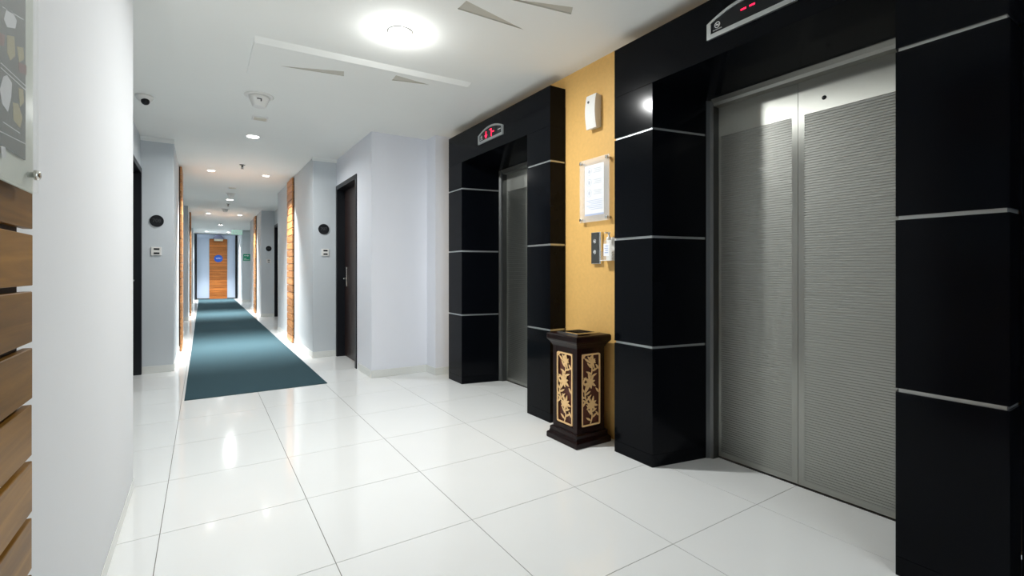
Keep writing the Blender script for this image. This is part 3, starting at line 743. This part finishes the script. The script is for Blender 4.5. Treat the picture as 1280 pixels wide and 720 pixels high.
def grille(x, y, label):
    t = thing('ceiling_vent', (x, y, CEIL), label, 'vent', 'small ceiling vents')
    B().box(x-0.065, x+0.065, y-0.055, y+0.055, CEIL-0.010, CEIL, bev=0.002, seg=1).build('vent_frame', M_WHITEP, t)
    for k in range(3): B().box(x-0.052, x+0.052, y-0.042+k*0.03, y-0.024+k*0.03, CEIL-0.013, CEIL-0.009).build('vent_slot', M_CREAM, t)
grille(0.452, 5.05, 'small square ceiling vent behind the first detector')
grille(0.43, 9.55, 'small ceiling vent farther down the corridor')
def sprinkler(x, y, label):
    t = thing('sprinkler', (x, y, CEIL), label, 'sprinkler', 'ceiling sprinklers')
    B().lathe((x, y, CEIL), [(0.035, 0), (0.034, -0.004), (0.012, -0.010)], 18).build('escutcheon', M_DGREY, t)
    b = B(); b.cyl((x, y, CEIL-0.008), (x, y, CEIL-0.035), 0.008, 10); b.cyl((x-0.012, y, CEIL-0.02), (x-0.006, y, CEIL-0.052), 0.003, 8); b.cyl((x+0.012, y, CEIL-0.02), (x+0.006, y, CEIL-0.052), 0.003, 8)
    b.build('sprinkler_body', M_DGREY, t)
    B().lathe((x, y, CEIL-0.052), [(0.018, 0), (0.018, -0.003)], 14).build('deflector', M_DGREY, t)
sprinkler(0.45, 7.40, 'dark ceiling sprinkler between the first pair of downlights')
sprinkler(0.46, 11.9, 'dark ceiling sprinkler behind the second single downlight')
sprinkler(0.46, 17.0, 'dark ceiling sprinkler near the last single downlight')
t = thing('security_camera', (-0.400, 4.92, CEIL), 'small white ceiling camera with black ball lens at upper left', 'camera')
B().lathe((-0.400, 4.92, CEIL), [(0.062, 0), (0.062, -0.012), (0.050, -0.034), (0.030, -0.050)], 24).build('housing', M_WHITEP, t)
B().lathe((-0.392, 4.895, CEIL-0.050), [(0.030*math.sin(math.pi*k/10), 0.030*math.cos(math.pi*k/10)) for k in range(11)], 18).build('lens_ball', M_BLACK, t)

# ------------------------------------------------------------------ end of the corridor
r = thing('end_door', (0.52, YEND-0.03, 0), 'orange wood slat door closing the far end of the corridor', 'door')
b = B().box(0.22, 0.815, YEND-0.020, YEND-0.001, 0.0, 2.34); b.build('backing_board', M_BACK, r)
n = 22; p = 2.33/n; me = None
for q in range(n):
    z = 0.006+q*p
    if me is None:
        o = B().box(0.22, 0.815, YEND-0.036, YEND-0.020, z, z+p-0.006).build('slat', M_WOODX, r); me = o.data; c = LOC[o]
    else: place(me, 'slat', (c.x, c.y, z), r)
fr = thing('end_door_frame', (0.52, YEND-0.06, 0), 'thin dark frame around the pale end wall', 'door frame')
B().box(-0.235, -0.185, YEND-0.10, YEND-0.001, 0, 2.50).build('left_post', M_DFRAME, fr)
B().box(1.09, 1.155, YEND-0.10, YEND-0.001, 0, 2.50).build('right_post', M_DFRAME, fr)
B().box(-0.185, 1.09, YEND-0.06, YEND-0.001, 2.36, 2.50).build('head', M_BPANEL, fr)
B().box(-0.185, 0.219, YEND-0.05, YEND-0.001, 0, 0.035).build('kick_rail', M_DGREY, fr)
B().box(0.816, 1.09, YEND-0.05, YEND-0.001, 0, 0.035).build('kick_rail', M_DGREY, fr)
r = thing('round_door_sign', (0.52, YEND-0.04, 1.42), 'round blue sign with white writing on the far slat door', 'sign')
B().prism(ellipse(0.52, 1.575, 0.145, 0.145, 28), YEND-0.044, YEND-0.037, 'y').build('disc', M_BLUE, r)
b = B()
for (xa_, xb_, z_) in ((-0.09, -0.05, 1.585), (-0.04, 0.0, 1.595), (0.01, 0.05, 1.60), (0.058, 0.10, 1.58), (-0.07, -0.01, 1.555), (0.0, 0.06, 1.56)):
    b.box(0.52+xa_, 0.52+xb_, YEND-0.0455, YEND-0.043, z_, z_+0.018)
b.build('white_print', M_SIGNW, r)
r = thing('convex_mirror', (0.52, YEND-0.16, 2.28), 'dark arched mirror unit hung above the far slat door', 'mirror')
arc = [(0.345+0.35*k/12, 2.36+0.135*math.sin(math.pi*k/12)**0.7) for k in range(13)]
B().prism([(0.345, 2.33)]+arc+[(0.695, 2.33)], YEND-0.28, YEND-0.105, 'y').build('arched_hood', M_MIRROR, r)
B().box(0.375, 0.665, YEND-0.30, YEND-0.105, 2.255, 2.3285, bev=0.008).build('cream_front', M_CREAM, r)
B().cyl((0.52, YEND-0.19, 2.48), (0.52, YEND-0.19, CEIL), 0.01, 10).build('hanger', M_CHROME, r)
r = thing('exit_sign', (1.0, 18.9, 2.33), 'pale green lit exit sign hung from the corridor ceiling', 'exit sign')
B().box(0.83, 1.15, 18.88, 18.92, 2.335, 2.49, bev=0.004).build('light_box', M_EXIT, r)
for x in (0.9, 1.08): B().cyl((x, 18.9, 2.488), (x, 18.9, CEIL), 0.006, 8).build('hanger', M_CHROME, r)
text('EXIT', 0.11, M_SIGNW, r, (0.99, 18.879, 2.413), (1, 0, 0), (0, 0, 1), sx=1.15)
r = thing('green_wall_sign', (1.31, 19.29, 1.45), 'small green sign on the last pier right of the end door', 'sign')
B().box(1.20, 1.42, 19.286, 19.299, 1.45, 1.69, bev=0.002, seg=1).build('board', M_GREEN, r)
b = B(); b.box(1.225, 1.30, 19.284, 19.287, 1.52, 1.535); b.box(1.225, 1.395, 19.284, 19.287, 1.48, 1.492); b.prism([(1.33, 1.60), (1.33, 1.66), (1.39, 1.63)], 19.284, 19.287, 'y'); b.box(1.23, 1.33, 19.284, 19.287, 1.62, 1.64)
b.build('white_marks', M_SIGNW, r)
